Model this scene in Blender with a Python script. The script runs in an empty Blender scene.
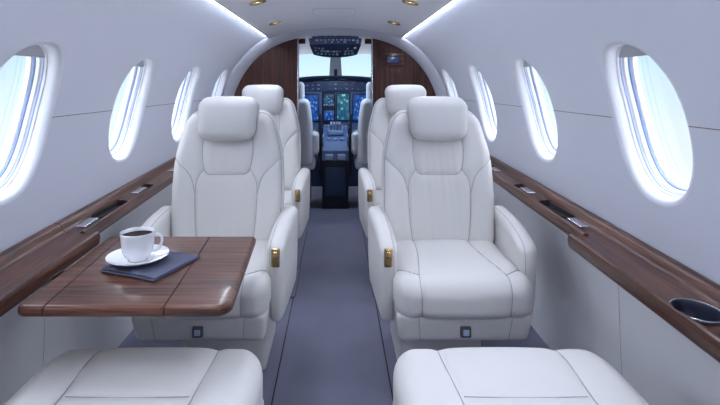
import bpy, math
import numpy as np
from mathutils import Vector, Matrix
R = math.radians
PI = math.pi
scene = bpy.context.scene
COL = scene.collection
rng = np.random.RandomState(7)

# ------------------------------------------------------------------ helpers
def link(name, mesh, parent=None, mat=None, loc=None, rz=None):
    o = bpy.data.objects.new(name, mesh)
    COL.objects.link(o)
    if mat is not None and mesh is not None:
        mesh.materials.append(mat)
    if parent is not None:
        o.parent = parent
    if loc is not None:
        o.location = loc
    if rz is not None:
        o.rotation_euler = (0, 0, rz)
    return o

def tag(o, label=None, cat=None, group=None, kind=None):
    if label: o['label'] = label
    if cat: o['category'] = cat
    if group: o['group'] = group
    if kind: o['kind'] = kind
    return o

def empty(name, loc, rz=0.0, label=None, cat=None, group=None):
    o = bpy.data.objects.new(name, None)
    COL.objects.link(o)
    o.empty_display_size = .1
    o.location = loc
    o.rotation_euler = (0, 0, rz)
    return tag(o, label, cat, group)

def copy_tree(o, parent=None):
    c = o.copy()
    COL.objects.link(c)
    c.parent = parent
    for ch in list(o.children):
        copy_tree(ch, c)
    return c

def mesh_from(V, F, smooth=True, fix=True):
    me = bpy.data.meshes.new('mesh')
    me.from_pydata([tuple(map(float, v)) for v in V], [], [tuple(int(i) for i in f) for f in F])
    if fix:
        import bmesh
        bm = bmesh.new(); bm.from_mesh(me)
        bmesh.ops.recalc_face_normals(bm, faces=bm.faces)
        bm.to_mesh(me); bm.free()
    if smooth:
        me.polygons.foreach_set('use_smooth', [True] * len(me.polygons))
    me.update()
    return me

class MB:
    """collects shapes of one part"""
    def __init__(s): s.V = []; s.F = []
    def add(s, V, F):
        b = len(s.V)
        s.V.extend([tuple(v) for v in V])
        s.F.extend([tuple(i + b for i in f) for f in F])
        return s
    def mesh(s, smooth=False): return mesh_from(s.V, s.F, smooth)

def grid_faces(nu, nv, closed_u=False, closed_v=False, base=0):
    F = []
    for i in range(nu if closed_u else nu - 1):
        for j in range(nv if closed_v else nv - 1):
            i2 = (i + 1) % nu; j2 = (j + 1) % nv
            F.append((base + i * nv + j, base + i2 * nv + j, base + i2 * nv + j2, base + i * nv + j2))
    return F

def sbox_raw(hx, hy, hz, r, step):
    n = [max(3, int(round(2 * h / step))) for h in (hx, hy, hz)]
    def lin(h, k):
        return np.linspace(-h, h, k + 1)
    A = [lin(h, k) for h, k in zip((hx, hy, hz), n)]
    idx = {}; V = []; F = []
    def vid(i, j, k):
        key = (i, j, k)
        if key not in idx:
            idx[key] = len(V); V.append((A[0][i], A[1][j], A[2][k]))
        return idx[key]
    for ax in range(3):
        u, v = [a for a in range(3) if a != ax]
        for side in (0, n[ax]):
            for a in range(n[u]):
                for b in range(n[v]):
                    q = []
                    for (da, db) in ((0, 0), (1, 0), (1, 1), (0, 1)):
                        c = [0, 0, 0]; c[ax] = side; c[u] = a + da; c[v] = b + db
                        q.append(vid(*c))
                    F.append(tuple(q))
    return np.array(V, float), F

def sround(P, hx, hy, hz, r):
    H = np.array([hx, hy, hz])
    rr = min(r, hx * .999, hy * .999, hz * .999)
    Q = np.clip(P, -(H - rr), H - rr)
    D = P - Q
    L = np.linalg.norm(D, axis=1, keepdims=True); L[L < 1e-9] = 1
    D = D / L
    return Q + D * rr, D

def crom(P, n=14):
    P = np.array(P, float)
    if len(P) == 2:
        t = np.linspace(0, 1, n * 2)[:, None]
        return P[0] * (1 - t) + P[1] * t
    out = []
    E = np.vstack([2 * P[0] - P[1], P, 2 * P[-1] - P[-2]])
    for i in range(1, len(E) - 2):
        p0, p1, p2, p3 = E[i - 1], E[i], E[i + 1], E[i + 2]
        for t in np.linspace(0, 1, n, endpoint=False):
            out.append(.5 * ((2 * p1) + (-p0 + p2) * t + (2 * p0 - 5 * p1 + 4 * p2 - p3) * t * t + (-p0 + 3 * p1 - 3 * p2 + p3) * t ** 3))
    out.append(P[-1])
    return np.array(out)

def tube(mb, pts, rad, ns=8, closed=False, caps=True):
    pts = np.array(pts, float); n = len(pts)
    rads = rad if hasattr(rad, '__len__') else [rad] * n
    prev = None; V = []
    for i in range(n):
        a = pts[(i - 1) % n] if (closed or i > 0) else pts[i]
        b = pts[(i + 1) % n] if (closed or i < n - 1) else pts[i]
        t = b - a; t = t / (np.linalg.norm(t) + 1e-12)
        if prev is None:
            ref = np.array([0, 0, 1.]) if abs(t[2]) < .9 else np.array([1., 0, 0])
        else: ref = prev
        u = ref - t * np.dot(ref, t); u /= np.linalg.norm(u) + 1e-12
        w = np.cross(t, u); prev = u
        for k in range(ns):
            an = 2 * PI * k / ns
            V.append(pts[i] + rads[i] * (math.cos(an) * u + math.sin(an) * w))
    F = grid_faces(n, ns, closed, True)
    if caps and not closed:
        F.append(tuple(range(ns))[::-1]); F.append(tuple((n - 1) * ns + k for k in range(ns)))
    mb.add(V, F)

def soft(hx, hy, hz, r, step=.012, deform=None, seams=(), center=(0, 0, 0), groove=.004, gw=.004, puff=.004, pw=.02):
    """rounded upholstered box; seams = list of polylines on the box surface. returns (mesh, seam tube mesh or None)"""
    V, F = sbox_raw(hx, hy, hz, r, step)
    P, D = sround(V, hx, hy, hz, r)
    tubes = []
    if seams:
        S = []
        for s in seams:
            c = crom(s)
            cp, cd = sround(c, hx, hy, hz, r)
            # resample densely
            seg = [cp[0]]
            for a, b in zip(cp[:-1], cp[1:]):
                k = max(1, int(np.linalg.norm(b - a) / .003))
                for t in range(1, k + 1): seg.append(a + (b - a) * t / k)
            S.append(np.array(seg)); tubes.append((cp, cd))
        S = np.vstack(S)
        d = np.full(len(P), 9.)
        for i in range(0, len(S), 200):
            dd = np.linalg.norm(P[:, None, :] - S[None, i:i + 200, :], axis=2).min(axis=1)
            d = np.minimum(d, dd)
        disp = groove * np.exp(-(d / gw) ** 2) + puff * np.exp(-(d / pw) ** 2)
        P = P - D * disp[:, None]
    if deform is not None: P = deform(P)
    P = P + np.array(center)
    me = mesh_from(P, F)
    sm = None
    if seams:
        sm = []
        for cp, cd in tubes:
            mb = MB()
            q = cp - cd * (puff + groove * .35)
            if deform is not None: q = deform(q)
            tube(mb, q + np.array(center), .0012, 6)
            sm.append(mb.mesh(True))
    return me, sm

def box(mb, x0, x1, y0, y1, z0, z1):
    V = [(x, y, z) for x in (x0, x1) for y in (y0, y1) for z in (z0, z1)]
    mb.add(V, [(0, 1, 3, 2), (4, 6, 7, 5), (0, 4, 5, 1), (2, 3, 7, 6), (0, 2, 6, 4), (1, 5, 7, 3)])
    return mb

def bbox_mesh(x0, x1, y0, y1, z0, z1, r=.003, seg=3, smooth=True):
    import bmesh
    mb = MB(); box(mb, x0, x1, y0, y1, z0, z1)
    me = mb.mesh()
    bm = bmesh.new(); bm.from_mesh(me)
    bmesh.ops.bevel(bm, geom=bm.edges[:], offset=r, segments=seg, profile=.5, affect='EDGES')
    bm.to_mesh(me); bm.free()
    if smooth: me.polygons.foreach_set('use_smooth', [True] * len(me.polygons))
    return me

def lathe(profile, n=48, cap_start=False, cap_end=False):
    V = []
    for (r, z) in profile:
        for k in range(n):
            a = 2 * PI * k / n
            V.append((r * math.cos(a), r * math.sin(a), z))
    F = grid_faces(len(profile), n, False, True)
    if cap_start: F.append(tuple(range(n)))
    if cap_end: F.append(tuple((len(profile) - 1) * n + k for k in range(n)))
    return mesh_from(V, F)

def prism(outline, axis, a, b):
    """outline: list of 2D; extruded along axis between a and b"""
    n = len(outline); V = []
    for h in (a, b):
        for (u, v) in outline:
            if axis == 'y': V.append((u, h, v))
            elif axis == 'x': V.append((h, u, v))
            else: V.append((u, v, h))
    F = [tuple(range(n)), tuple(range(2 * n - 1, n - 1, -1))]
    for i in range(n): F.append((i, (i + 1) % n, n + (i + 1) % n, n + i))
    return V, F

def boolean_cut(me, cutters):
    tmp = bpy.data.objects.new('t', me); COL.objects.link(tmp)
    objs = []
    for c in cutters:
        co = bpy.data.objects.new('c', c); COL.objects.link(co); objs.append(co)
        m = tmp.modifiers.new('b', 'BOOLEAN'); m.operation = 'DIFFERENCE'; m.object = co; m.solver = 'EXACT'
    bpy.context.view_layer.update()
    dg = bpy.context.evaluated_depsgraph_get()
    out = bpy.data.meshes.new_from_object(tmp.evaluated_get(dg))
    for o in objs + [tmp]: bpy.data.objects.remove(o)
    return out

def auto_smooth(me, deg=35):
    import bmesh
    bm = bmesh.new(); bm.from_mesh(me)
    for e in bm.edges:
        if len(e.link_faces) == 2 and e.calc_face_angle(0) > R(deg): e.smooth = False
    for f in bm.faces: f.smooth = True
    bm.to_mesh(me); bm.free()
    return me

# ------------------------------------------------------------------ materials
def new_mat(name):
    m = bpy.data.materials.new(name); m.use_nodes = True
    nt = m.node_tree
    return m, nt, nt.nodes['Principled BSDF']

def plain(name, col, rough=.5, metal=0, bump=0, bscale=200, coat=0, spec=.5, emit=None, estr=0, mottle=0):
    m, nt, b = new_mat(name)
    b.inputs['Base Color'].default_value = (*col, 1)
    b.inputs['Roughness'].default_value = rough
    b.inputs['Metallic'].default_value = metal
    b.inputs['Coat Weight'].default_value = coat
    b.inputs['Coat Roughness'].default_value = .12
    b.inputs['Specular IOR Level'].default_value = spec
    tc = nt.nodes.new('ShaderNodeTexCoord')
    if emit:
        b.inputs['Emission Color'].default_value = (*emit, 1)
        b.inputs['Emission Strength'].default_value = estr
    if bump:
        n = nt.nodes.new('ShaderNodeTexNoise'); n.inputs['Scale'].default_value = bscale; n.inputs['Detail'].default_value = 3
        nt.links.new(tc.outputs['Object'], n.inputs['Vector'])
        bp = nt.nodes.new('ShaderNodeBump'); bp.inputs['Strength'].default_value = bump; bp.inputs['Distance'].default_value = .002
        nt.links.new(n.outputs['Fac'], bp.inputs['Height']); nt.links.new(bp.outputs['Normal'], b.inputs['Normal'])
    if mottle:
        n2 = nt.nodes.new('ShaderNodeTexNoise'); n2.inputs['Scale'].default_value = 6; n2.inputs['Detail'].default_value = 5
        nt.links.new(tc.outputs['Object'], n2.inputs['Vector'])
        mx = nt.nodes.new('ShaderNodeMixRGB'); mx.blend_type = 'MIX'
        mx.inputs[1].default_value = (*[c * (1 - mottle) for c in col], 1)
        mx.inputs[2].default_value = (*[min(1, c * (1 + mottle)) for c in col], 1)
        nt.links.new(n2.outputs['Fac'], mx.inputs[0]); nt.links.new(mx.outputs[0], b.inputs['Base Color'])
    return m

def wood(name, axis='Y', c1=(.034, .013, .009), c2=(.135, .056, .035), rough=.34, coat=.25):
    
    m, nt, b = new_mat(name)
    tc = nt.nodes.new('ShaderNodeTexCoord'); mp = nt.nodes.new('ShaderNodeMapping')
    nt.links.new(tc.outputs['Object'], mp.inputs['Vector'])
    sc = {'X': (1.6, 44, 44), 'Y': (44, 1.6, 44), 'Z': (44, 44, 1.6)}[axis]
    mp.inputs['Scale'].default_value = sc
    n1 = nt.nodes.new('ShaderNodeTexNoise'); n1.inputs['Scale'].default_value = 1.6; n1.inputs['Detail'].default_value = 7; n1.inputs['Roughness'].default_value = .62; n1.inputs['Distortion'].default_value = .4
    nt.links.new(mp.outputs[0], n1.inputs['Vector'])
    mp2 = nt.nodes.new('ShaderNodeMapping'); nt.links.new(tc.outputs['Object'], mp2.inputs['Vector'])
    mp2.inputs['Scale'].default_value = tuple(s * 5 if s > 2 else s * 3 for s in sc)
    n2 = nt.nodes.new('ShaderNodeTexNoise'); n2.inputs['Scale'].default_value = 1.5; n2.inputs['Detail'].default_value = 3
    nt.links.new(mp2.outputs[0], n2.inputs['Vector'])
    ad = nt.nodes.new('ShaderNodeMath'); ad.operation = 'MULTIPLY_ADD'; ad.inputs[1].default_value = .35
    nt.links.new(n2.outputs['Fac'], ad.inputs[0]); nt.links.new(n1.outputs['Fac'], ad.inputs[2])
    cr = nt.nodes.new('ShaderNodeValToRGB')
    cr.color_ramp.elements[0].position = .55; cr.color_ramp.elements[0].color = (*c1, 1)
    cr.color_ramp.elements[1].position = .82; cr.color_ramp.elements[1].color = (*c2, 1)
    nt.links.new(ad.outputs[0], cr.inputs[0]); nt.links.new(cr.outputs[0], b.inputs['Base Color'])
    b.inputs['Roughness'].default_value = rough
    b.inputs['Coat Weight'].default_value = coat; b.inputs['Coat Roughness'].default_value = .08
    b.inputs['Specular IOR Level'].default_value = .28
    return m

def emis(name, col, s):
    m = bpy.data.materials.new(name); m.use_nodes = True; nt = m.node_tree
    nt.nodes.remove(nt.nodes['Principled BSDF'])
    e = nt.nodes.new('ShaderNodeEmission'); e.inputs[0].default_value = (*col, 1); e.inputs[1].default_value = s
    nt.links.new(e.outputs[0], nt.nodes['Material Output'].inputs[0]); return m

def glass_mat():
    m = bpy.data.materials.new('acrylic pane'); m.use_nodes = True; nt = m.node_tree
    nt.nodes.remove(nt.nodes['Principled BSDF'])
    t = nt.nodes.new('ShaderNodeBsdfTransparent'); t.inputs[0].default_value = (.97, .985, 1, 1)
    g = nt.nodes.new('ShaderNodeBsdfGlossy'); g.inputs['Roughness'].default_value = .05
    f = nt.nodes.new('ShaderNodeFresnel'); f.inputs[0].default_value = 1.3
    mx = nt.nodes.new('ShaderNodeMixShader')
    ml = nt.nodes.new('ShaderNodeMath'); ml.operation = 'MULTIPLY'; ml.inputs[1].default_value = .15
    nt.links.new(f.outputs[0], ml.inputs[0]); nt.links.new(ml.outputs[0], mx.inputs[0])
    nt.links.new(t.outputs[0], mx.inputs[1]); nt.links.new(g.outputs[0], mx.inputs[2])
    nt.links.new(mx.outputs[0], nt.nodes['Material Output'].inputs[0]); return m

def screen_mat(name, base, hot, scale, s, off=(0, 0, 0)):
    m = bpy.data.materials.new(name); m.use_nodes = True; nt = m.node_tree
    b = nt.nodes['Principled BSDF']; b.inputs['Base Color'].default_value = (.003, .004, .01, 1); b.inputs['Roughness'].default_value = .2
    tc = nt.nodes.new('ShaderNodeTexCoord'); mp = nt.nodes.new('ShaderNodeMapping')
    mp.inputs['Scale'].default_value = scale; mp.inputs['Location'].default_value = off
    nt.links.new(tc.outputs['Object'], mp.inputs['Vector'])
    v = nt.nodes.new('ShaderNodeTexVoronoi'); v.inputs['Scale'].default_value = 1; v.distance = 'CHEBYCHEV'
    nt.links.new(mp.outputs[0], v.inputs['Vector'])
    cr = nt.nodes.new('ShaderNodeValToRGB'); e = cr.color_ramp.elements
    e[0].position = .06; e[0].color = (*hot, 1); e[1].position = .5; e[1].color = (*base, 1)
    mid = cr.color_ramp.elements.new(.20); mid.color = (*[a * .9 + c * .12 for a, c in zip(base, hot)], 1)
    nt.links.new(v.outputs['Distance'], cr.inputs[0])
    nt.links.new(cr.outputs[0], b.inputs['Emission Color']); b.inputs['Emission Strength'].default_value = s
    return m

M = {}
M['leather'] = plain('ivory leather', (.675, .66, .645), .46, bump=.12, bscale=420, spec=.4)
M['seam'] = plain('grey stitched seam', (.36, .355, .385), .8)
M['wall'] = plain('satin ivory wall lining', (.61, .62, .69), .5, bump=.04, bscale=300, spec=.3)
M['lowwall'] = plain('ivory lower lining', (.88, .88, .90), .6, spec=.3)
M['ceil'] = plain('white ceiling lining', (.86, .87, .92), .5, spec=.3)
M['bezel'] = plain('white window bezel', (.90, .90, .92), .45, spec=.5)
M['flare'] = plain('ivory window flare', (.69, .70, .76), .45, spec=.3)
M['gasket'] = plain('blue grey gasket', (.26, .35, .58), .4)
M['shade'] = plain('grey pull shade', (.60, .60, .64), .6)
M['glass'] = glass_mat()
M['woodY'] = wood('walnut along cabin', 'Y')
M['woodX'] = wood('walnut table', 'X', rough=.34, coat=.20, c1=(.034, .012, .008), c2=(.165, .066, .040))
M['woodL'] = wood('lacquered walnut ledge', 'Y', rough=.34, coat=.22, c1=(.030, .011, .007), c2=(.135, .052, .031))
M['woodZ'] = wood('walnut upright', 'Z', rough=.5, coat=.0, c1=(.030, .011, .009), c2=(.095, .036, .027))
M['darkgap'] = plain('dark gap', (.012, .010, .012), .8)
M['chrome'] = plain('satin nickel', (.62, .62, .66), .25, metal=1)
M['brass'] = plain('polished bronze', (.55, .38, .20), .25, metal=1)
M['gold'] = plain('gold trim', (.75, .52, .25), .22, metal=1)
M['steel'] = plain('dark cup steel', (.03, .034, .055), .35, metal=.3, spec=.3)
M['carpet'] = plain('slate blue carpet', (.195, .20, .27), .95, bump=.8, bscale=900, spec=.1, mottle=.10)
M['floor'] = plain('grey violet carpet', (.205, .210, .285), .95, bump=.8, bscale=900, spec=.1, mottle=.10)
M['china'] = plain('white glazed china', (.86, .87, .9), .12, coat=.6)
M['coffee'] = plain('black coffee', (.012, .007, .005), .5, spec=.05)
M['napkin'] = plain('slate blue linen', (.095, .102, .155), .85, bump=.35, bscale=900, spec=.2)
M['latch'] = plain('dark latch plate', (.07, .07, .085), .4)
M['navy'] = plain('navy cockpit plastic', (.020, .036, .095), .5)
M['panel'] = plain('blue grey instrument face', (.10, .16, .32), .5)
M['panel2'] = plain('mid blue console face', (.20, .27, .44), .5)
M['key'] = plain('pale switch', (.35, .42, .58), .5)
M['fascia'] = plain('slate blue fascia', (.045, .075, .16), .5)
M['black'] = plain('black webbing', (.008, .009, .02), .6)
M['crew'] = plain('pale crew seat leather', (.78, .78, .82), .5, bump=.1, bscale=300)
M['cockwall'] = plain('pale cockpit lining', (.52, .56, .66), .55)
M['strip'] = emis('cove lamp', (.76, .84, 1.0), 45)
M['lamp'] = emis('warm lamp lens', (1, .80, .5), 1.5)
M['amber'] = emis('amber legend', (1, .45, .12), .12)
M['green'] = emis('green legend', (.2, 1, .5), .12)
M['red'] = plain('red switch guard', (.4, .02, .02), .4)
M['scr_a'] = screen_mat('flight display', (.0, .025, .16), (.2, .5, 1), (48, 48, 26), .8)
M['scr_b'] = screen_mat('radio display', (.01, .03, .08), (.3, .7, 1), (36, 36, 50), .7, (3, 1, 2))
M['scr_c'] = screen_mat('map display', (.01, .06, .13), (.3, .95, .8), (26, 26, 22), .7, (7, 2, 5))
M['scr_d'] = screen_mat('cabin display', (.012, .025, .09), (.05, .08, .2), (30, 30, 50), .6)

# ------------------------------------------------------------------ cabin section
SA, SB, SN, SZ0 = .89, .98, 2.6, .60
ph = np.linspace(0, PI / 2, 4001)
_x = SA * np.cos(ph) ** (2 / SN); _z = SZ0 + SB * np.sin(ph) ** (2 / SN)
# below z0: lining runs down to the floor
_x = np.concatenate([[.918], _x]); _z = np.concatenate([[0.0], _z])
_s = np.concatenate([[0], np.cumsum(np.hypot(np.diff(_x), np.diff(_z)))])
S0 = _s[1]; _s = _s - S0
_gx = np.gradient(_x[1:], _s[1:]); _gz = np.gradient(_z[1:], _s[1:])
_k = np.ones(41) / 41
_ns = _s[1:]
def secpt(s):
    s = np.asarray(s, float)
    x = np.interp(s, _s, _x); z = np.interp(s, _s, _z)
    gx = np.interp(s + .004, _s, _x) - np.interp(s - .004, _s, _x)
    gz = np.interp(s + .004, _s, _z) - np.interp(s - .004, _s, _z)
    L = np.hypot(gx, gz)
    return x, z, gz / L, -gx / L       # outward normal (right side)
def s_of_z(z): return float(np.interp(z, _z, _s))
def pos(side, y, s, depth=0.0):
    x, z, nx, nz = secpt(s)
    x = x + nx * depth; z = z + nz * depth
    return np.stack([side * x, np.broadcast_to(y, np.shape(x)) * 1.0, z], axis=-1)

SC = s_of_z(1.024)            # window centre line
WA, WB = .146, .216           # hole semi-axes
WN = 2.35
CELL = .71
S_LO, S_HI = s_of_z(.74), s_of_z(1.30)
_i = np.where(_x[1:] < .520)[0][0]; S_TOP = _s[1:][_i]
WY = [1.298 + CELL * k for k in range(-4, 4)]
Y_REAR, Y_FRONT = WY[0] - CELL / 2, WY[-1] + CELL / 2

def oval(th, d=0.0):
    c, s_ = np.cos(th), np.sin(th)
    a, b = WA - d, WB - d
    return a * np.sign(c) * np.abs(c) ** (2 / WN), b * np.sign(s_) * np.abs(s_) ** (2 / WN)

def wall(side, name):
    mb = MB()
    hs0, hs1 = SC - S_LO, S_HI - SC
    # angles incl. corners
    ths = list(np.linspace(0, 2 * PI, 97)[:-1])
    for cx, cy in ((CELL / 2, hs1), (-CELL / 2, hs1), (-CELL / 2, -hs0), (CELL / 2, -hs0)):
        ths.append(math.atan2(cy, cx) % (2 * PI))
    ths = np.array(sorted(ths)); n = len(ths)
    # oval points by direction angle
    tt = np.linspace(0, 2 * PI, 4001); ox, oy = oval(tt, -.014); oa = np.unwrap(np.arctan2(oy, ox))
    tpar = np.interp(ths, oa, tt)
    ix, iy = oval(tpar, -.014)
    for yc in WY:
        V = []
        c, s_ = np.cos(ths), np.sin(ths)
        k = np.minimum(np.where(np.abs(c) > 1e-9, CELL / 2 / np.maximum(np.abs(c), 1e-9), 9e9),
                       np.where(s_ > 0, hs1, hs0) / np.maximum(np.abs(s_), 1e-9))
        bx, by = c * k, s_ * k
        for t in np.linspace(0, 1, 12) ** 1.3:
            V.append(pos(side, yc + ix * (1 - t) + bx * t, SC + iy * (1 - t) + by * t))
        V = np.array([pos_ for ring in V for pos_ in ring])
        mb.add(V, grid_faces(12, n, False, True))
    for (a, b, m) in ((s_of_z(.60), S_LO, 12), (S_HI, S_TOP, 26)):
        ss = np.linspace(a, b, m)
        V = []
        for y in (Y_REAR, Y_FRONT): V.extend(pos(side, y, ss))
        mb.add(V, grid_faces(2, m))
    me = mb.mesh(True)
    import bmesh
    bm = bmesh.new(); bm.from_mesh(me); bmesh.ops.remove_doubles(bm, verts=bm.verts, dist=1e-5); bm.to_mesh(me); bm.free()
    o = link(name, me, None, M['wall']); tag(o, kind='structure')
    # lining below the ledge
    mb = MB(); V = []
    prof = [(.92, 0.0), (.915, .05), (.902, .30), (.892, .60), (.890, .64)]
    for y in (Y_REAR, Y_FRONT): V += [(side * a, y, b) for a, b in prof]
    mb.add(V, grid_faces(2, len(prof)))
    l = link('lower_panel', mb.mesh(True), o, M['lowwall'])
    mb = MB(); V = []
    for y in (1.4992, 1.5012): V += [(side * (a - .001), y, b) for a, b in prof]
    mb.add(V, grid_faces(2, len(prof)))
    link('panel_joint', mb.mesh(), l, M['jointgrey'])
    # thin seam between the panels, at mid-window height
    segs = []
    ys = [Y_REAR] + [v for yc in WY for v in (yc - WA - .012, yc + WA + .012)] + [Y_FRONT]
    mb = MB(); sz = s_of_z(1.022)
    for a, b in zip(ys[0::2], ys[1::2]):
        V = []
        for y in (a, b):
            V += list(pos(side, y, np.array([sz - .0012, sz + .0012]), -.0006))
        mb.add(V, grid_faces(2, 2))
    link('panel_seam', mb.mesh(), o, M['seamline'])
    return o
M['jointgrey'] = plain('grey panel joint', (.32, .31, .33), .7)
M['seamline'] = plain('brown panel joint', (.16, .11, .09), .6)

def ring_mesh(side, yc, prof, n=96):
    th = np.linspace(0, 2 * PI, n + 1)[:-1]
    V = []
    for d, dep in prof:
        ox, oy = oval(th, d)
        V.extend(pos(side, yc + ox, SC + oy, dep))
    return mesh_from(V, grid_faces(len(prof), n, False, True))

def window(side, yc, idx, drop):
    prof = [(-.0143, -.0002), (-.012, .0002), (-.0085, .0010), (-.005, .0027), (-.0015, .0055), (.0015, .0100), (.0040, .016), (.0055, .024), (.0062, .034)]
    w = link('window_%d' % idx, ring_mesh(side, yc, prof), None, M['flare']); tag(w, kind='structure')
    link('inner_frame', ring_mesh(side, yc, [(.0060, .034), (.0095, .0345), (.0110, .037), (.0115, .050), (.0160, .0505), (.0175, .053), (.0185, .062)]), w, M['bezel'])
    link('gasket', ring_mesh(side, yc, [(.0185, .062), (.0215, .0625), (.0230, .065), (.0230, .069)]), w, M['gasket'])
    link('outer_frame', ring_mesh(side, yc, [(.0230, .069), (.0265, .070), (.0275, .073), (.0275, .084)]), w, M['bezel'])
    link('seal', ring_mesh(side, yc, [(.0118, .041), (.0128, .0415), (.0128, .0455), (.0118, .046)]), w, M['gasket'])
    # pane
    th = np.linspace(0, 2 * PI, 65)[:-1]
    V = [pos(side, yc, SC, .084)]
    for k in (.25, .5, .75, 1):
        ox, oy = oval(th, .0272); V.extend(pos(side, yc + ox * k, SC + oy * k, .084))
    F = [(0, 1 + i, 1 + (i + 1) % 64) for i in range(64)]
    for r in range(3):
        for i in range(64):
            F.append((1 + r * 64 + i, 1 + r * 64 + (i + 1) % 64, 1 + (r + 1) * 64 + (i + 1) % 64, 1 + (r + 1) * 64 + i))
    link('pane', mesh_from(V, F), w, M['glass'])
    # pull shade
    b = WB - .0110; a = WA - .0110
    s0 = b - drop
    ymax = a * (1 - (s0 / b) ** WN) ** (1 / WN)
    ys = np.linspace(-ymax, ymax, 31)
    mb = MB()
    for dep in (.0405, .0435):
        V = []
        for y in ys:
            top = b * max(0, 1 - (abs(y) / a) ** WN) ** (1 / WN)
            V.extend(pos(side, yc + y, SC + np.linspace(s0, max(top, s0 + 1e-4), 5), dep))
        mb.add(V, grid_faces(31, 5))
    V = []
    for y in ys:
        V.extend(pos(side, np.full(4, yc + y), SC + np.array([s0, s0 - .004, s0 - .004, s0]), np.array([.0385, .0385, .0445, .0445])))
    mb.add(V, grid_faces(31, 4, False, True))
    link('window_shade', mb.mesh(True), w, M['shade'])
    # sky portal just outside the pane
    L = bpy.data.lights.new('sky portal', 'AREA'); L.shape = 'RECTANGLE'; L.size = .30; L.size_y = .42
    L.cycles.is_portal = True
    lo = bpy.data.objects.new('sky_portal', L); COL.objects.link(lo)
    p = pos(side, yc, SC, .10); _, _, nx, nz = secpt(SC)
    n = Vector((side * float(nx), 0, float(nz)))
    zz = n; xx = Vector((0, 1, 0)); yy = zz.cross(xx)
    m = Matrix((xx, yy, zz)).transposed().to_4x4(); m.translation = Vector(p)
    lo.matrix_world = m
    return w

wl = wall(-1, 'wall_left'); wr = wall(1, 'wall_right')
k = 1
for yc in WY:
    window(-1, yc, k, .034); window(1, yc, k + 1, .034); k += 2

# ------------------------------------------------------------------ floor
YF = 3.73
mb = MB(); box(mb, -.93, .93, Y_REAR, 6.0, -.03, 0)
tag(link('floor', mb.mesh(), None, M['floor']), kind='structure')
o = link('carpet_runner', bbox_mesh(-.212, .212, Y_REAR + .02, 4.35, .0, .006, .003), None, M['carpet'])
tag(o, 'long slate blue carpet strip running up the aisle to the cockpit', 'carpet')
mb = MB()
for sx in (-1, 1):
    box(mb, sx * .2145 - .0018, sx * .2145 + .0018, Y_REAR + .02, YF, .0, .0025)
link('edge_binding', mb.mesh(), o, M['darkgap'])

# carpet pads between the seat feet
def rrect(hx, hy, r, n=6):
    pts = []
    for cx, cy, a0 in ((hx - r, hy - r, 0), (-hx + r, hy - r, 90), (-hx + r, -hy + r, 180), (hx - r, -hy + r, 270)):
        for t in np.linspace(0, 90, n): pts.append((cx + r * math.cos(R(a0 + t)), cy + r * math.sin(R(a0 + t))))
    return pts
for sx, nm in ((-1, 'left'), (1, 'right')):
    V, F = prism(rrect(.032, .20, .012), 'z', 0, .007)
    mb = MB(); mb.add(V, F)
    t = link('floor_pad', mb.mesh(), None, M['floor'], loc=(sx * .238, 2.72, 0))
    tag(t, 'narrow carpeted floor pad at the aisle foot of the %s front seat' % nm, 'floor pad')
    mb = MB(); tube(mb, [(x, y, .0062) for x, y in rrect(.032, .20, .012)], .0016, 6, closed=True)
    link('pad_edge', mb.mesh(True), t, M['darkgap'])

# ------------------------------------------------------------------ ceiling
def ceil_z(x): return 1.470 + .085 * (1 - (min(abs(x), .50) / .50) ** 2.2)
xs = np.concatenate([[-.492, -.500], np.linspace(-.498, .498, 41), [.500, .492]])
zs = np.array([1.492, 1.474] + [ceil_z(x) for x in np.linspace(-.498, .498, 41)] + [1.474, 1.492])
V = []
for y in (Y_REAR, Y_FRONT + .05):
    V += [(x, y, z) for x, z in zip(xs, zs)]
me = auto_smooth(mesh_from(V, grid_faces(2, len(xs))), 40)
tag(link('ceiling', me, None, M['ceil']), kind='structure')
# cove: channel roof behind the strip
xt, zt, _, _ = secpt(S_TOP)
for sx, nm in ((-1, 'left'), (1, 'right')):
    mb = MB(); V = []
    for y in (Y_REAR, Y_FRONT + .05):
        V += [(sx * float(xt), y, float(zt)), (sx * (float(xt) - .002), y, float(zt) + .04), (sx * .47, y, float(zt) + .05), (sx * .47, y, 1.492)]
    mb.add(V, grid_faces(2, 4))
    tag(link('trim_%d' % (1 if sx < 0 else 2), mb.mesh(), None, M['ceil']), kind='structure')
    me = bbox_mesh(sx * .507 - .0035, sx * .507 + .0035, Y_REAR + .02, Y_FRONT - .20, 1.480, 1.486, .0015, 2)
    t = link('light_strip', me, None, M['strip'])
    tag(t, 'long white cove light strip along the %s edge of the ceiling' % nm, 'light', 'cove light strips')

# ceiling hatch outline
V, F = prism(rrect(.125, .15, .05, 8), 'z', 0, .006)
for i, v in enumerate(V):
    V[i] = (v[0], v[1], ceil_z(v[0]) - .004 + (v[2] if v[2] == 0 else .006))
mb = MB(); mb.add(V, F)
t = link('ceiling_hatch', mb.mesh(), None, M['ceil'], loc=(0, 2.84, 0))
tag(t, 'rounded white access panel flush in the ceiling ahead of the door arch', 'ceiling panel')
mb = MB(); tube(mb, [(x, y, ceil_z(x) - .0035) for x, y in rrect(.125, .15, .05, 8)], .0014, 6, closed=True)
link('panel_edge', mb.mesh(True), t, M['wall'])

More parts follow.
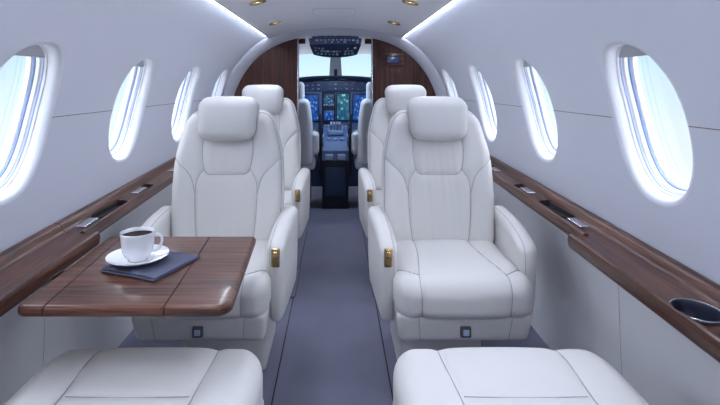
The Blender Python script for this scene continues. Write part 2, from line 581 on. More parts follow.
# downlights
def downlight(x, y, label):
    e = empty('ceiling_light', (x, y, ceil_z(x) - .001), 0, label, 'ceiling light', 'gold ceiling downlights')
    sl = (ceil_z(x + .01) - ceil_z(x - .01)) / .02
    e.rotation_euler = (0, -math.atan(sl), 0)
    me = lathe([(.042, .003), (.042, -.003), (.037, -.006), (.029, -.0055), (.025, .001), (.023, .008)], 40)
    link('bezel', me, e, M['gold'])
    me = lathe([(.0235, .004), (.015, -.001), (.0001, -.003)], 32)
    link('eyeball', me, e, M['brass'])
    me = lathe([(.008, -.0028), (.0001, -.0042)], 24)
    link('lens', me, e, M['lamp'])
    L = bpy.data.lights.new('downlight', 'SPOT'); L.energy = DL_E; L.color = (.80, .86, 1); L.spot_size = R(155); L.spot_blend = .9; L.shadow_soft_size = .045
    lo = bpy.data.objects.new('lamp', L); COL.objects.link(lo); lo.parent = e; lo.location = (0, 0, -.012)
DL_E = 3.6
names = {0: 'hindmost', 1: 'second'}
for sx, nm in ((-1, 'left'), (1, 'right')):
    downlight(sx * .372, 3.0, 'gold oval downlight nearest the wooden bulkhead on the %s side of the ceiling' % nm)
    downlight(sx * .362, 2.27, 'larger gold oval downlight at the top edge of the photo, %s of the aisle' % nm)
    for y, w in ((1.5, 'above the front edge of the big pair of windows'), (.75, 'above the reclined seat'), (0, 'over the middle of the rear cabin'), (-.75, 'nearest the rear wall')):
        DL_E = 1.7
        downlight(sx * .362, y, 'gold ceiling downlight %s, %s side' % (w, nm))

# rear wall
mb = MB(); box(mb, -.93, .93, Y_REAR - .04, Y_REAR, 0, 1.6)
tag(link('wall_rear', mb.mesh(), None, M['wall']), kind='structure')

# ------------------------------------------------------------------ bulkhead
# arch trim ring between lining and bulkhead
ss = np.linspace(s_of_z(.0 + .6), S_TOP, 60)
def arch_pts(inset, n=90):
    """right half from floor up to the crown, inset from the section"""
    th = np.linspace(0, PI / 2, n)
    x = (SA - inset) * np.cos(th) ** (2 / SN); z = SZ0 + (SB - inset - .02) * np.sin(th) ** (2 / SN)
    return [(SA - inset, 0.0)] + list(zip(x, z))
half = arch_pts(.055); full_in = half + [(-x, z) for x, z in half[::-1][1:]]
half = arch_pts(-.03); full_out = half + [(-x, z) for x, z in half[::-1][1:]]
V = []; n = len(full_in)
prof = []
for (yy, f) in ((3.62, 0), (3.622, .30), (3.628, .36), (3.70, .98), (3.735, 1.0)):
    for (a, b) in zip(full_out, full_in):
        V.append((a[0] * (1 - f) + b[0] * f, yy, a[1] * (1 - f) + b[1] * f))
me = auto_smooth(mesh_from(V, grid_faces(5, n)), 60)
tag(link('trim_3', me, None, M['wall']), kind='structure')

half = arch_pts(.035)
OX = .288
def half_at(x):  # z of arch at x
    xs_ = [p[0] for p in half][::-1]; zs_ = [p[1] for p in half][::-1]
    return float(np.interp(x, xs_, zs_))
for sx, nm in ((-1, 'left'), (1, 'right')):
    out = [(OX, 0.0)] + [(x, z) for x, z in half if x > OX] + [(OX, half_at(OX))]
    V, F = prism([(sx * a, b) for a, b in out], 'y', YF, YF + .035)
    mb = MB(); mb.add(V, F)
    w = link('wall_front_' + nm, mb.mesh(), None, M['woodZ']); tag(w, kind='structure')
    link('edge_trim', bbox_mesh(sx * OX - .006, sx * OX + .006, YF - .006, YF + .041, 0, 1.49, .003), w, M['chrome'])
    link('door_track', bbox_mesh(min(sx * .235, sx * .30), max(sx * .235, sx * .30), YF + .045, YF + .075, 1.445, 1.485, .004), w, M['woodZ'])
# header above the door opening
V = []; m = 31
xs = np.linspace(-OX - .004, OX + .004, m)
up = [(x, half_at(abs(x)) + .01) for x in xs]
lo = [(x, 1.478 + .054 * (1 - (x / OX) ** 2)) for x in xs]
out = up + lo[::-1]
mb = MB()
V = []
for (yy, row) in ((YF - .002, up), (YF - .002, lo), (YF + .035, lo), (YF + .035, up)):
    V += [(x, yy, z) for x, z in row]
mb.add(V, grid_faces(4, m, True, False))
tag(link('trim_4', auto_smooth(mb.mesh(), 40), None, M['ceil']), kind='structure')

# small framed display on the right wooden bulkhead
t = empty('wall_display', (.451, YF - .002, 1.315), 0, 'small blue screen in a walnut frame on the right wooden bulkhead', 'display')
mb = MB()
fw = bbox_mesh(-.080, .080, -.012, .002, -.050, .050, .004)
link('frame', fw, t, M['woodX'])
link('bezel', bbox_mesh(-.055, .055, -.0145, -.010, -.028, .028, .002), t, M['darkgap'])
link('screen', bbox_mesh(-.048, .048, -.0155, -.013, -.022, .022, .001), t, M['scr_d'])

# ------------------------------------------------------------------ side ledges
def zt_(y): return .668 + .035 * (y - 1.15)
def ledge(side, label):
    Yst = 1.50 if side > 0 else 1.52
    e = empty('side_ledge', (0, 0, 0), 0, label, 'ledge', 'walnut side ledges')
    def sec(lip, y):
        z = zt_(y)
        xl = lip
        return [(.884, z - .000), (.872, z + .001), (.862, z - .004), (.855, z - .018), (.848, z - .0265), (.840, z - .029),
                (xl + .030, z - .033), (xl + .022, z - .031), (xl + .016, z - .026), (xl + .010, z - .0245), (xl + .004, z - .027), (xl + .001, z - .034), (xl, z - .042),
                (xl + .002, z - .060), (xl + .006, z - .067), (xl + .014, z - .070), (.884, z - .072)]
    def seg(y0, y1, lip):
        ys = np.linspace(y0, y1, 9); V = []
        for y in ys: V += [(side * x, y, z) for x, z in sec(lip, y)]
        n = len(sec(lip, 0))
        F = grid_faces(9, n, False, True)
        F.append(tuple(range(n))); F.append(tuple(8 * n + i for i in range(n)))
        return mesh_from(V, F)
    near = seg(Y_REAR + .01, Yst, .735)
    far = seg(Yst + .002, YF - .075, .782)
    # cup holder in near part
    cuts = []
    cups = [(.789, 1.032, .046), (.792, -.2, .046)]
    for cx, cy, r in cups:
        c = lathe([(r, -.1), (r, .1)], 48, True, True)
        for v in c.vertices: v.co = Vector((v.co.x + side * cx, v.co.y * 1.08 + cy, v.co.z + zt_(cy) - .02))
        cuts.append(c)
    near = auto_smooth(boolean_cut(near, cuts), 40)
    # latch pocket in far part
    cuts = []
    pk = [(1.785, .115), (2.13, .035), (2.62, .10)]
    for py, hl in pk:
        V, F = prism(rrect(.023, hl, .020), 'z', zt_(py) - .047, zt_(py) + .05)
        V = [(side * .828 + v[0], v[1] + py, v[2]) for v in V]
        cuts.append(mesh_from(V, F, False))
    far = auto_smooth(boolean_cut(far, cuts), 40)
    for m_ in (near, far): m_.materials.clear()
    link('near_board', near, e, M['woodL']); link('far_board', far, e, M['woodL'])
    for cx, cy, r in cups:
        me = lathe([(r + .004, -.0005), (r + .0035, .0025), (r - .001, .003), (r - .003, 0), (r - .004, -.012), (r - .006, -.034), (r - .010, -.038), (.0005, -.0385)], 56)
        for v in me.vertices: v.co.y *= 1.08
        c = link('cup_holder', me, e, M['steel'], loc=(side * cx, cy, zt_(cy) - .0298))
        c.rotation_euler = (math.atan(.035), 0, 0)
        mb = MB(); tube(mb, [((r + .001) * math.cos(a), (r + .001) * 1.08 * math.sin(a), .0015) for a in np.linspace(0, 2 * PI, 57)[:-1]], .0019, 8, closed=True)
        link('rim', mb.mesh(True), c, M['chrome'])
    for py, hl in pk:
        V, F = prism(rrect(.0227, hl - .001, .019), 'z', zt_(py) - .0465, zt_(py) - .0445)
        V = [(side * .828 + v[0], v[1] + py, v[2]) for v in V]
        nn = len(V) // 2; ol = rrect(.0227, hl - .001, .019)
        V = V[:nn] + [(side * .828 + u_, v_ + py, zt_(py) - .0305) for u_, v_ in ol]
        F = [tuple(range(nn))] + [(i_, (i_ + 1) % nn, nn + (i_ + 1) % nn, nn + i_) for i_ in range(nn)]
        link('pocket', mesh_from(V, F, False), e, M['darkgap'])
        # handle bar lying at the near end of the pocket
        me, _ = soft(.018, .046, .004, .0035, .004)
        h = link('latch_handle', me, e, M['chrome'], loc=(side * .828, py - hl - .052, zt_(py - hl - .052) - .0285)); h.rotation_euler = (.035, 0, 0)
    return e
ledge(-1, 'glossy walnut side ledge under the left windows behind the table')
ledge(1, 'glossy walnut side ledge with round cup holder under the right windows')

# ------------------------------------------------------------------ passenger seats
def seat(name, sx, label, group, fwd=False, wide=1.0):
    """local frame: faces -Y, floor at z=0. sx = side of the aisle (+1 right): arms mirrored through sx"""
    e = empty(name, (0, 0, 0), 0, label, 'seat', group)
    L = M['leather']; S = M['seam']
    def part(nm, res, mat=L, parent=e):
        me, sm = res
        p = link(nm, me, parent, mat)
        for m_ in (sm or ()): link('seam', m_, p, S)
        return p
    # ---- cushion
    hx, hy, hz = .234 * wide, .235, .072
    def dcush(P):
        P = P.copy(); x, y, z = P[:, 0], P[:, 1], P[:, 2]
        v = -y / hy            # 1 at front
        u = np.abs(x) / hx
        top = np.clip(z / hz * .5 + .5, 0, 1)
        P[:, 2] = z + top * (.012 * np.clip(u, 0, 1) ** 3 * (1 - .4 * v) + .010 * (1 - u ** 2) * 0.8 - .030 * np.clip(v, 0, 1) ** 5 + .010 * np.clip(v, 0, 1) ** 2)
        P[:, 0] = x * (1 + .035 * np.clip(v, -.2, 1) - (.16 if fwd else .03) * np.clip(v, 0, 1) ** 5)
        P[:, 1] = y - .020 * (1 - u ** 2) * np.clip(v, 0, 1) ** 3 - .010 * np.clip(v, 0, 1) * top
        return P
    b0, b1 = (.115 * wide, (.134 if fwd else .150) * wide)
    seams = []
    for q in (-1, 1):
        seams.append([(q * b0, .18, hz), (q * b0 * 1.04, .06, hz), (q * (b0 * .45 + b1 * .55), -.08, hz), (q * b1, -.19, hz), (q * b1, -hy, hz * .3), (q * b1 * .98, -hy, -hz * .95)])
        if not fwd:
            seams.append([(q * hx, -.09, hz * .10), (q * hx * .9, -.135, hz), (q * b1, -.175, hz)])
    if fwd:
        seams.append([(-b1 * .86, -.022, hz), (0, -.018, hz), (b1 * .86, -.022, hz)])
    part('seat_cushion', soft(hx, hy, hz, .050, .0085, dcush, seams, (0, -.045, .388)))
    # ---- pan under cushion
    def dpan(P):
        P = P.copy(); k = np.clip(-(P[:, 2]) / .055, -1, 1)
        P[:, 0] *= 1 - .03 * k; P[:, 1] += .012 * k * (P[:, 1] < 0)
        return P
    pw = .228 * wide
    pn = part('seat_pan', soft(pw, .21, .052, .022, .012, dpan,
              [[(q * .155 * wide, -.21, -.05), (q * .155 * wide, -.21, .05)] for q in (-1, 1)], (0, -.055, .288), groove=.002, puff=.001))
    lt = link('release_latch', bbox_mesh(-.018, .018, -.278, -.262, .264, .300, .004), e, M['latch'])
    link('button', bbox_mesh(-.010, .010, -.2805, -.276, .272, .292, .002), lt, M['key'])
    # ---- pedestal
    xa, xb = (-.205, .135) if sx > 0 else (-.135, .205)
    if fwd: xa, xb = (-.195, .195)
    def dped(P):
        P = P.copy(); k = np.clip(-P[:, 2] / .125 * .5 + .5, 0, 1)
        P[:, 0] *= 1 - .05 * k
        return P
    part('pedestal', soft((xb - xa) / 2, .150, .122, .012, .02, dped, (), ((xa + xb) / 2, .125, .122)))
    if fwd:
        part('backrest', soft(.25, .30, .06, .045, .02, None, (), (0, .50, .385)))
        part('headrest', soft(.13, .09, .045, .04, .012, None, (), (0, .72, .485)))
        return e
    # ---- backrest
    bx_, by_, bz_ = .243, .060, .292
    def dback(P):
        P = P.copy(); x, y, z = P[:, 0], P[:, 1], P[:, 2]
        t = np.clip((z + bz_) / (2 * bz_), 0, 1); u = np.abs(x) / bx_
        front = np.clip(-y / by_ * .5 + .5, 0, 1)
        sh = np.clip((t - .60) / .40, 0, 1)
        s = .955 + .045 * np.sin(PI * np.clip(t / .8, 0, 1)) - .22 * sh ** 1.9
        cm = np.exp(-(u * 2.1) ** 4)
        y = y + front * cm * (.0005 * np.sin(x * 210 + 2.2 * np.sin(z * 7)) + .0004 * np.sin(x * 117 + 1.3))
        P[:, 0] = x * s
        P[:, 1] = y + front * (-.030 * np.clip(u, 0, 1.05) ** 4 * (1 - .7 * t) - .014 * np.sin(PI * t) + .018 * (u < 2) * np.clip(1 - u ** 2, 0, 1) * (1 - t)) + .175 * (z + bz_) - .03 * np.clip(t - .8, 0, 1)
        return P
    f = -by_
    seams = []
    for q in (-1, 1):
        # upper centre panel side
        seams.append([(q * .118, f, .24), (q * .117, f, .15), (q * .108, f, .08), (q * .094, f, .035), (q * .075, f, .022)])
        # diagonal down from panel corner, then down the bolster
        seams.append([(q * .100, f, .045), (q * .126, f, .000), (q * .132, f, -.06), (q * .128, f, -.18), (q * .120, f, -.27)])
        # arc from the outer edge
        seams.append([(q * bx_, f * .3, .090), (q * .222, f, .074), (q * .180, f, .045), (q * .150, f, .005), (q * .133, f, -.055)])
        # outer piping
        seams.append([(q * bx_ * 1.0, f * .45, -.25), (q * bx_, f * .45, .0), (q * bx_, f * .45, .18), (q * bx_ * .97, f * .45, bz_ * .93), (q * .13, f * .45, bz_)])
    seams.append([(-.078, f, .022), (0, f, .020), (.078, f, .022)])
    part('backrest', soft(bx_, by_, bz_, .055, .0075, dback, seams, (0, .165, .715)))
    # ---- headrest
    def dhead(P):
        P = P.copy(); x, y, z = P[:, 0], P[:, 1], P[:, 2]
        t = z / .092; u = np.abs(x) / .13
        P[:, 0] = x * (1 + .035 * t)
        P[:, 1] = y + .010 * u ** 2 + .12 * z - .012 * (1 - t ** 2) * (y < 0)
        P[:, 2] = z - .010 * u ** 3 * np.sign(t) * (np.abs(t))
        return P
    part('headrest', soft(.129, .055, .096, .044, .008, dhead,
         [[(q * .128, -.012, -.09), (q * .128, -.012, 0), (q * .128, -.012, .09)] for q in (-1, 1)], (0, .192, .974), groove=.002, puff=.003))
    # ---- arms
    for q, nm in ((-1, 'armrest'), (1, 'armrest')):
        aisle = (q == -sx)
        ax = q * .259
        ah, ay, az = .034, .205, .172
        def darm(P, q=q):
            P = P.copy(); x, y, z = P[:, 0], P[:, 1], P[:, 2]
            v = np.clip(-y / ay, -1, 1)           # 1 at front
            t = np.clip(z / az, -1, 1)
            w = 1 - .22 * np.clip(-t, 0, 1) ** 2 + .05 * t
            P[:, 0] = x * w * (1 - .10 * np.clip(v, 0, 1) ** 3) + q * .010 * v * (-1)
            P[:, 2] = z - np.clip(t, 0, 1) * .055 * np.clip((v + .5) / 1.5, 0, 1) ** 2.6 
            P[:, 1] = y + .035 * np.clip(-t, 0, 1) ** 2 * (v > 0) * v - .02 * np.clip(t, 0, 1) * np.clip(v, 0, 1) * (1 - np.clip(t, 0, 1))
            return P
        a = part(nm, soft(ah, ay, az, .030, .011, darm,
                 [[(-q * ah * .55, ay * .8, az), (-q * ah * .55, 0, az), (-q * ah * .55, -ay * .86, az), (-q * ah * .55, -ay, az * .75), (-q * ah * .55, -ay, 0), (-q * ah * .55, -ay, -az * .9)]],
                 (ax, .015, .422), groove=.0015, puff=.001))
        if aisle:
            mb = MB()
            me, _ = soft(.0155, .006, .034, .008, .005)
            b = link('recline_catch', me, a, M['brass'], loc=(ax + q * -.004, -.200, .508))
            me, _ = soft(.009, .006, .012, .005, .004)
            link('thumb_button', me, b, M['gold'], loc=(0, -.005, .012))
    return e

SX = .452
GR = 'ivory leather seats facing the camera'
sr = seat('passenger_seat', 1, 'right ivory leather armchair nearer the camera, facing it, beside the right windows', GR)
sr.location = (SX, 1.90, 0)
sl = seat('passenger_seat', -1, 'left ivory leather armchair nearer the camera, partly behind the walnut table', GR)
sl.location = (-SX - .006, 1.90, 0)
PITCH = .955
def raise_back(c):      # the farther pair has its backs set higher
    for ch in c.children:
        if ch.name.startswith('backrest'): ch.location.z = .030
        if ch.name.startswith('headrest'): ch.location.z = .052
c = copy_tree(sr); raise_back(c); c.location = (SX, 1.90 + PITCH, 0); c['label'] = 'right ivory armchair farther away, just before the bulkhead with the small screen'
c = copy_tree(sl); raise_back(c); c.location = (-SX - .006, 1.90 + PITCH, 0); c['label'] = 'left ivory armchair farther away, just before the plain walnut bulkhead'
GF = 'reclined ivory seats in the foreground'
f1 = seat('reclined_seat', 1, 'flat reclined ivory seat cushion in the foreground at bottom right', GF, True, 1.14)
f1.location = (.418, .955, -.006); f1.rotation_euler = (0, 0, PI)
f2 = copy_tree(f1); f2.location = (-.432, .955, -.006); f2['label'] = 'flat reclined ivory seat cushion in the foreground at bottom left, before the table'

# ------------------------------------------------------------------ table
TZ = .622
def table():
    e = empty('folding_table', (0, 0, 0), 0, 'walnut fold-out table in three leaves holding the coffee cup', 'table')
    y0, y1 = 1.078, 1.585
    # skew: x at front / back for each division
    cols = [(-.712, -.735), (-.646, -.690), (-.374, -.402), (-.226, -.250)]
    th = .026; r = .010
    def lerp(c, y): t = (y - y0) / (y1 - y0); return c[0] * (1 - t) + c[1] * t
    for i in range(3):
        a, b = cols[i], cols[i + 1]
        ga = .0015 if i > 0 else 0; gb = .0015 if i < 2 else 0
        # outline polygon with rounded outer corners
        rc = .035
        pts = []
        def corner(cx, cy, a0, rad):
            if rad <= 0: return [(cx, cy)]
            return [(cx + rad * math.cos(R(a0 + t)), cy + rad * math.sin(R(a0 + t))) for t in np.linspace(0, 90, 9)]
        xl0, xl1 = a[0] + ga, a[1] + ga; xr0, xr1 = b[0] - gb, b[1] - gb
        if i == 0:
            pts += corner(xl0 + rc * .6, y0 + rc * .6, 180, rc * .6)
            pts += [(xr0, y0), (xr1, y1)]
            pts += corner(xl1 + .01, y1 - .01, 90, .01)
        elif i == 1:
            pts += [(xl0, y0), (xr0, y0), (xr1, y1), (xl1, y1)]
        else:
            pts += [(xl0, y0)]
            pts += corner(xr0 - rc, y0 + rc, 270, rc)
            pts += corner(xr1 - .018, y1 - .018, 0, .018)
            pts += [(xl1, y1)]
        # nested outlines for bull-nosed rim
        cx = sum(p[0] for p in pts) / len(pts); cy = sum(p[1] for p in pts) / len(pts)
        P = np.array(pts); n = len(P)
        def inset(d):
            Q = []
            for k in range(n):
                x, y = P[k]
                ex = ey = 0
                if y < y0 + rc * 1.01: ey = 1
                if y > y1 - .02: ey = -1
                # outward normal from neighbours
                a_, b_ = P[(k - 1) % n], P[(k + 1) % n]
                t1 = P[k] - a_; t2 = b_ - P[k]
                t1 = t1 / (np.linalg.norm(t1) + 1e-9); t2 = t2 / (np.linalg.norm(t2) + 1e-9)
                n1 = np.array([-t1[1], t1[0]]); n2 = np.array([-t2[1], t2[0]])
                def internal(nv):   # leaf joints are not rounded
                    if abs(nv[0]) < .7: return False
                    left = nv[0] > 0
                    return (left and i > 0) or ((not left) and i < 2)
                if internal(n1): mv = n2 * d
                elif internal(n2): mv = n1 * d
                else:
                    m_ = n1 + n2; L_ = np.dot(m_, m_) / 2
                    mv = m_ / max(L_, .5) * d
                Q.append((x + mv[0], y + mv[1]))
            return Q
        rings = []
        for t in np.linspace(0, 90, 5): rings.append((r * (1 - math.sin(R(t))), -th + r * (1 - math.cos(R(t))) if False else None))
        lv = [(r, -th)] + [(r * (1 - math.sin(R(t))), -th + r * (1 - math.cos(R(t)))) for t in (30, 60, 90)] + \
             [(r * (1 - math.cos(R(t))), -r + r * math.sin(R(t))) for t in (0, 22, 45, 68, 90)]
        V = []
        for d, z in lv: V += [(x, y, TZ + z) for x, y in inset(d)]
        F = grid_faces(len(lv), n, False, True)
        F.append(tuple(range(n))); F.append(tuple((len(lv) - 1) * n + k for k in range(n)))
        link('leaf', auto_smooth(mesh_from(V, F), 35), e, M['woodX'])
    mb = MB()
    for ci in (1, 2):
        a, b = cols[ci]
        mb.add([(a - .0017, y0 + .004, TZ - .004), (a + .0017, y0 + .004, TZ - .004), (b + .0017, y1 - .004, TZ - .004), (b - .0017, y1 - .004, TZ - .004)], [(0, 1, 2, 3)])
    link('joint', mb.mesh(), e, M['darkgap'])
    link('support_arm', bbox_mesh(-.884, -.45, 1.30, 1.36, TZ - .052, TZ - .0265, .004), e, M['chrome'])
    return e
table()

# napkin
def napkin():
    e = empty('napkin', (-.4975, 1.328, TZ + .0005), R(-22), 'folded slate blue linen napkin lying under the white saucer', 'napkin')
    s = .092
    def dn(k):
        def f(P):
            P = P.copy(); x, y, z = P[:, 0], P[:, 1], P[:, 2]
            P[:, 2] = z + .0010 * np.sin(x * 40 + k) * np.clip((np.abs(x) / s), 0, 1) + .0008 * np.sin(y * 33 + k * 2) + .0018 * k * np.clip(y / -s, 0, 1) ** 4 + .001
            return P
        return f
    me, _ = soft(s, s, .0018, .0017, .006, dn(0)); link('lower_fold', me, e, M['napkin'], loc=(0, 0, .0025))
    me, _ = soft(s - .002, s - .003, .0018, .0017, .006, dn(1)); link('upper_fold', me, e, M['napkin'], loc=(.001, .002, .0064))
    return e
napkin()
NZ = TZ + .0108
cxy = (-.536, 1.330)
pr = [(.0005, .004), (.026, .004), (.030, .0045), (.033, .004), (.060, .009), (.078, .0165), (.081, .0182), (.0822, .0190), (.0818, .0175), (.078, .0145), (.060, .006), (.042, .0015), (.036, 0), (.032, .0005), (.0005, .0015)]
o = link('saucer', lathe(pr, 72), None, M['china'], loc=(cxy[0], cxy[1], NZ))
tag(o, 'round white china saucer on the blue napkin under the coffee cup', 'saucer')
CZ = NZ + .0042
e = empty('coffee_cup', (cxy[0] - .001, cxy[1], CZ), 0, 'white china cup of black coffee standing on the saucer', 'cup')
outer = [(.0005, .002), (.022, .002), (.024, .0), (.026, .001), (.027, .005), (.034, .012), (.0400, .024), (.0430, .040), (.0443, .056), (.0450, .070), (.0455, .076), (.0450, .0775), (.0437, .0765),
         (.0432, .066), (.0420, .050), (.0395, .034), (.034, .019), (.022, .010), (.0005, .008)]
link('bowl', lathe(outer, 72), e, M['china'])
link('coffee', lathe([(.0432, .0672), (.030, .0668), (.0005, .0668)], 56), e, M['coffee'])
mb = MB()
hp = crom([(.041, 0, .062), (.051, 0, .066), (.061, 0, .059), (.0630, 0, .044), (.056, 0, .028), (.046, 0, .020), (.034, 0, .022)], 8)
ha = R(18)
hp = np.array([(p[0] * math.cos(ha), p[0] * math.sin(ha), p[2]) for p in hp])
tube(mb, hp, .0040, 12)
link('handle', mb.mesh(True), e, M['china'])

# ------------------------------------------------------------------ cockpit
# shell
def arch(y, w, ztop, n=60):
    N_ = 2.8 if y < 4.2 else (4 if y < 4.9 else 7)
    th = np.linspace(0, PI, n); out = [(w, y, 0.0)]
    for t in th:
        c, s_ = math.cos(t), math.sin(t)
        out.append((w * math.copysign(abs(c) ** (2 / N_), c), y, .55 + (ztop - .55) * abs(s_) ** (2 / N_)))
    out.append((-w, y, 0.0)); return out
V = []
st = [(YF + .03, .88, 1.62), (4.1, .86, 1.61), (4.7, .80, 1.56), (5.15, .72, 1.475), (5.22, .71, 1.455)]
for y, w, z in st: V += arch(y, w, z)
tag(link('wall_cockpit', mesh_from(V, grid_faces(len(st), 62)), None, M['cockwall']), kind='structure')
# firewall below windscreen
mb = MB(); box(mb, -.9, .9, 5.30, 5.34, 0, 1.10)
tag(link('wall_cockpit_front', mb.mesh(), None, M['navy']), kind='structure')
# windscreen
w = empty('window_17', (0, 0, 0)); tag(w, kind='structure')
mb = MB()
mb.add([(-.9, 5.62, 1.06), (.9, 5.62, 1.06), (.9, 5.22, 1.60), (-.9, 5.22, 1.60)], [(0, 1, 2, 3)])
link('pane', mb.mesh(), w, M['glass'])
mb = MB()
V, F = prism([(-.075, 1.10), (.075, 1.10), (.052, 1.49), (-.052, 1.49)], 'y', 5.16, 5.20)
mb.add(V, F)
link('center_post', mb.mesh(), w, M['bezel'])
mb = MB()
V, F = prism([(-.018, 1.17), (.018, 1.17), (.016, 1.29), (-.016, 1.29)], 'y', 5.13, 5.158); mb.add(V, F)
link('compass_mount', mb.mesh(), w, M['navy'])
L = bpy.data.lights.new('sky portal', 'AREA'); L.shape = 'RECTANGLE'; L.size = 1.5; L.size_y = .42; L.cycles.is_portal = True
lo = bpy.data.objects.new('sky_portal', L); COL.objects.link(lo); lo.location = (0, 5.72, 1.30); lo.rotation_euler = (R(-90), 0, 0)

# instrument panel
ip = empty('instrument_panel', (0, 4.9, 0), 0, 'dark blue cockpit instrument panel with glowing screens beyond the aisle', 'instrument panel')
# glareshield arch
n = 31; xs = np.linspace(-.66, .66, n)
top = [(x, 1.215 - .075 * (abs(x) / .66) ** 2.4) for x in xs]; bot = [(x, 1.180 - .085 * (abs(x) / .66) ** 2.2) for x in xs]
V = []
for yy, row in ((-.09, bot), (-.11, [(a[0], (a[1] + b[1]) / 2) for a, b in zip(top, bot)]), (-.08, top), (.25, top), (.25, bot)): V += [(x, yy, z) for x, z in row]
link('glareshield', auto_smooth(mesh_from(V, grid_faces(5, n, True, False)), 50), ip, M['navy'])
link('upper_fascia', bbox_mesh(-.60, .60, -.03, .05, 1.055, 1.175, .006), ip, M['fascia'])
link('main_fascia', bbox_mesh(-.62, .62, -.01, .06, .66, 1.05, .006), ip, M['panel'])
for (x, wdt, z0, z1, mt) in ((-.245, .075, .76, 1.02, 'scr_a'), (-.068, .062, .745, 1.035, 'scr_b'), (.078, .066, .765, 1.03, 'scr_c'), (.245, .070, .76, 1.02, 'scr_a')):
    d = link('display', bbox_mesh(x - wdt - .006, x + wdt + .006, -.030, -.008, z0 - .012, z1 + .012, .006), ip, M['black'])
    if mt == 'scr_b':
        link('screen', bbox_mesh(x - wdt + .010, x + wdt - .010, -.033, -.028, z1 - .13, z1 - .012, .002), d, M['scr_b'])
        link('screen', bbox_mesh(x - wdt + .012, x + wdt - .012, -.033, -.028, z0 + .02, z0 + .115, .002), d, M['scr_a'])
    else:
        link('screen', bbox_mesh(x - wdt + .006, x + wdt - .006, -.033, -.028, z0, z1, .002), d, M[mt])
for q in (-1, 1):
    k_ = link('control_keypad', bbox_mesh(q * .085 - .07, q * .085 + .07, -.035, -.008, .665, .725, .004), ip, M['black'])
    link('screen', bbox_mesh(q * .085 - .05, q * .085 + .05, -.038, -.034, .680, .712, .001), k_, M['scr_b'])
i = 0
for z in (1.085, 1.125, 1.150):
    for x in np.linspace(-.46, .46, 17 if z < 1.14 else 11):
        if rng.rand() < .25: continue
        zz = z - .05 * (abs(x) / .6) ** 2
        mt = 'green' if rng.rand() < .10 else ('amber' if rng.rand() < .14 else 'key')
        s = .006 + .004 * rng.rand()
        if rng.rand() < .5:
            me = lathe([(s, 0), (s, .012), (.0005, .013)], 12, True)
            kb = link('knob', me, ip, M[mt if mt != 'key' else 'panel2'], loc=(x, -.03, zz)); kb.rotation_euler = (R(90), 0, 0)
        else:
            link('switch', bbox_mesh(x - s * 1.4, x + s * 1.4, -.037, -.029, zz - s * .8, zz + s * .8, .001, 1), ip, M[mt])
        i += 1

# center console with throttles
cc = empty('center_console', (0, 4.555, 0), 0, 'blue grey throttle console between the crew seats below the screens', 'console')
V = []; prof = [(-.25, .44), (-.25, .53), (-.20, .60), (.05, .66), (.29, .72), (.29, .44)]
mb = MB(); V, F = prism(prof, 'x', -.120, .120); mb.add(V, F)
link('housing', mb.mesh(), cc, M['panel'])
def slope(y): return float(np.interp(y, [-.25, -.20, .05, .29], [.53, .60, .66, .72]))
link('quadrant', bbox_mesh(-.075, .075, -.05, .12, .645, .690, .01), cc, M['panel2'])
for x in (-.04, -.012, .016, .042):
    lv = link('lever', bbox_mesh(x - .006, x + .006, .02, .036, .675, .745, .003), cc, M['latch'])
    link('grip', bbox_mesh(x - .011, x + .011, .012, .044, .742, .768, .005), lv, M['key'])
for r_, y in enumerate((.16, .21, .25)):
    for x in np.linspace(-.10, .10, 8):
        link('key_button', bbox_mesh(x - .009, x + .009, y - .014, y + .014, slope(y) - .002, slope(y) + .012, .002, 1), cc, M['key' if (r_ + int(x * 100)) % 3 else 'panel2'])
for x in (-.06, 0, .06):
    me = lathe([(.018, 0), (.017, .022), (.0005, .024)], 16, True)
    link('trim_wheel', me, cc, M['key'], loc=(x, -.14, slope(-.14) - .004))
for q in (-1, 1):
    link('side_rail', bbox_mesh(q * .112 - .008, q * .112 + .008, -.24, .10, .575, .66, .004), cc, M['panel2'])
    link('front_handle', bbox_mesh(q * .055 - .035, q * .055 + .035, -.268, -.248, .45, .50, .006), cc, M['key'])
link('pedestal', bbox_mesh(-.118, .118, -.235, .29, .0, .442, .008), cc, M['black'])
link('front_plate', bbox_mesh(-.09, .09, -.245, -.233, .12, .38, .008), cc, M['navy'])

# overhead panel
op = empty('overhead_panel', (0, 4.15, 0), 0, 'dark blue overhead switch panel hanging from the cockpit ceiling', 'switch panel')
Yo = 4.15
rows = [(-.06, 1.580, .180), (-.06, 1.520, .200), (-.05, 1.516, .228), (-.045, 1.468, .218), (-.055, 1.464, .222), (.03, 1.385, .190), (.06, 1.378, .165), (.25, 1.45, .17), (.25, 1.60, .18)]
m = 25; V = []
for (yy, z, hw) in rows:
    for x in np.linspace(-hw, hw, m):
        V.append((x, yy, z + .018 * (1 - (x / hw) ** 2) * (-1 if z < 1.46 else .3)))
link('housing', auto_smooth(mesh_from(V, grid_faces(len(rows), m, True, False)), 25), op, M['navy'])
for (r_, (yy, z, hw, cnt)) in enumerate(((-.066, 1.560, .15, 13), (-.066, 1.538, .16, 9), (-.056, 1.500, .19, 12), (-.054, 1.482, .19, 8), (-.040, 1.445, .17, 12), (-.018, 1.425, .17, 14), (.005, 1.402, .15, 10))):
    for x in np.linspace(-hw, hw, cnt):
        if rng.rand() < .2: continue
        s = .004 + .004 * rng.rand()
        mt = 'panel2' if rng.rand() < .6 else 'key'
        if r_ == 0 and .10 < x < .14: mt = 'red'
        zz = z + .018 * (1 - (x / .22) ** 2) * (-1 if z < 1.46 else .3)
        link('switch', bbox_mesh(x - s * 1.6, x + s * 1.6, yy - .008, yy + .012, zz - s, zz + s, .001, 1), op, M[mt])

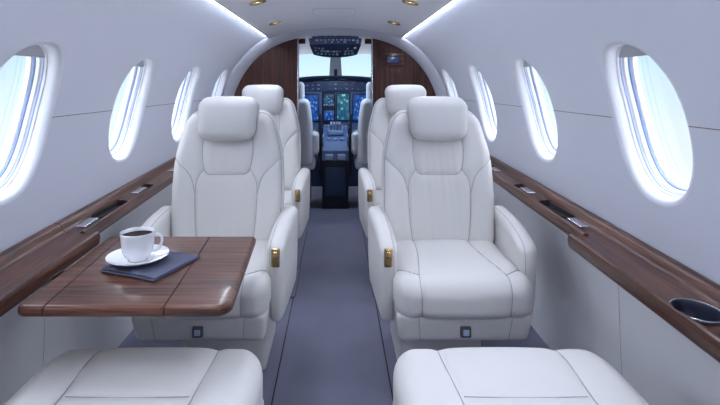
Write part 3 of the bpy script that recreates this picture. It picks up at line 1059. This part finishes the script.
# cockpit fill under the overhead panel, unseen source added to brighten the flight deck
ml = link('fill_lamp_body', lathe([(.012, .0), (.014, .012), (.010, .016)], 20, True), op, M['chrome'], loc=(0, .10, 1.372))  # made-up housing for the added fill
L = bpy.data.lights.new('cockpit fill', 'SPOT'); L.energy = 10; L.color = (.62, .78, 1); L.spot_size = R(150); L.spot_blend = 1; L.shadow_soft_size = .03
lo = bpy.data.objects.new('lamp', L); COL.objects.link(lo); lo.parent = op; lo.location = (0, .10, 1.362); lo.rotation_euler = (R(20), 0, 0)  # spot of the added cockpit fill, not a known fitting
# crew seats
def crew(sx, label):
    e = empty('crew_seat', (sx * .395, 4.28, 0), 0, label, 'seat', 'cockpit crew seats')
    def db(P):
        P = P.copy(); t = np.clip((P[:, 2] + .32) / .64, 0, 1)
        P[:, 0] *= 1 - .22 * t ** 3
        return P
    me, sm = soft(.205, .06, .30, .055, .016, db, [[(q * .204, .01, -.28), (q * .204, .01, 0), (q * .204, .01, .25)] for q in (-1, 1)])
    b = link('backrest', me, e, M['crew'], loc=(0, 0, .70)); [link('seam', m_, b, M['seam']) for m_ in sm]
    me, sm = soft(.12, .045, .09, .04, .014); link('headrest', me, e, M['crew'], loc=(0, .01, 1.06))
    me, _ = soft(.22, .24, .06, .04, .02); link('seat_cushion', me, e, M['crew'], loc=(0, .22, .42))
    me, _ = soft(.035, .17, .10, .03, .014); link('armrest', me, e, M['crew'], loc=(-sx * .215, .13, .60))
    link('seat_base', bbox_mesh(-.16, .16, .02, .40, 0, .37, .02), e, M['navy'])
    link('harness', bbox_mesh(-sx * .255 - .010, -sx * .255 + .010, .03, .22, .30, .86, .008), e, M['black'])
    return e
crew(-1, 'pale leather crew seat on the left inside the cockpit doorway')
crew(1, 'pale leather crew seat on the right inside the cockpit doorway')

# ------------------------------------------------------------------ world
W = bpy.data.worlds.new('World'); scene.world = W; W.use_nodes = True
nt = W.node_tree; bg = nt.nodes['Background']
tc = nt.nodes.new('ShaderNodeTexCoord'); sp = nt.nodes.new('ShaderNodeSeparateXYZ')
nt.links.new(tc.outputs['Generated'], sp.inputs[0])
mr = nt.nodes.new('ShaderNodeMapRange'); mr.inputs[1].default_value = -.5; mr.inputs[2].default_value = .5
nt.links.new(sp.outputs['Z'], mr.inputs[0])
cr = nt.nodes.new('ShaderNodeValToRGB'); e_ = cr.color_ramp.elements
EL = [(-.5, (.95, 1.0, 1.05)), (-.30, (.70, .75, .80)), (-.20, (.34, .355, .37)), (-.07, (.30, .345, .37)), (.03, (.235, .315, .365)), (.08, (.185, .275, .36)), (.16, (.19, .29, .39)), (.30, (1.9, 2.0, 2.15)), (.5, (1.9, 2.0, 2.15))]
e_[0].position = 0; e_[0].color = (*EL[0][1], 1); e_[1].position = 1; e_[1].color = (*EL[-1][1], 1)
for z_, c_ in EL[1:-1]:
    x_ = e_.new(z_ + .5); x_.color = (*c_, 1)
nt.links.new(mr.outputs[0], cr.inputs[0]); nt.links.new(cr.outputs[0], bg.inputs[0])
bg.inputs[1].default_value = 1.7

# ------------------------------------------------------------------ camera
cam = bpy.data.cameras.new('Camera'); co = bpy.data.objects.new('Camera', cam); COL.objects.link(co)
cam.sensor_width = 36; cam.lens = 24.0
cam.shift_x = (360 - 337) / 720; cam.shift_y = -(202.5 - 85) / 720
cam.clip_start = .02
co.location = (.015, 0, 1.12); co.rotation_euler = (R(90), 0, 0)
scene.camera = co
vs = scene.view_settings
vs.view_transform = 'Standard'; vs.look = 'None'; vs.gamma = 1; vs.use_curve_mapping = False
vs.exposure = 0.88
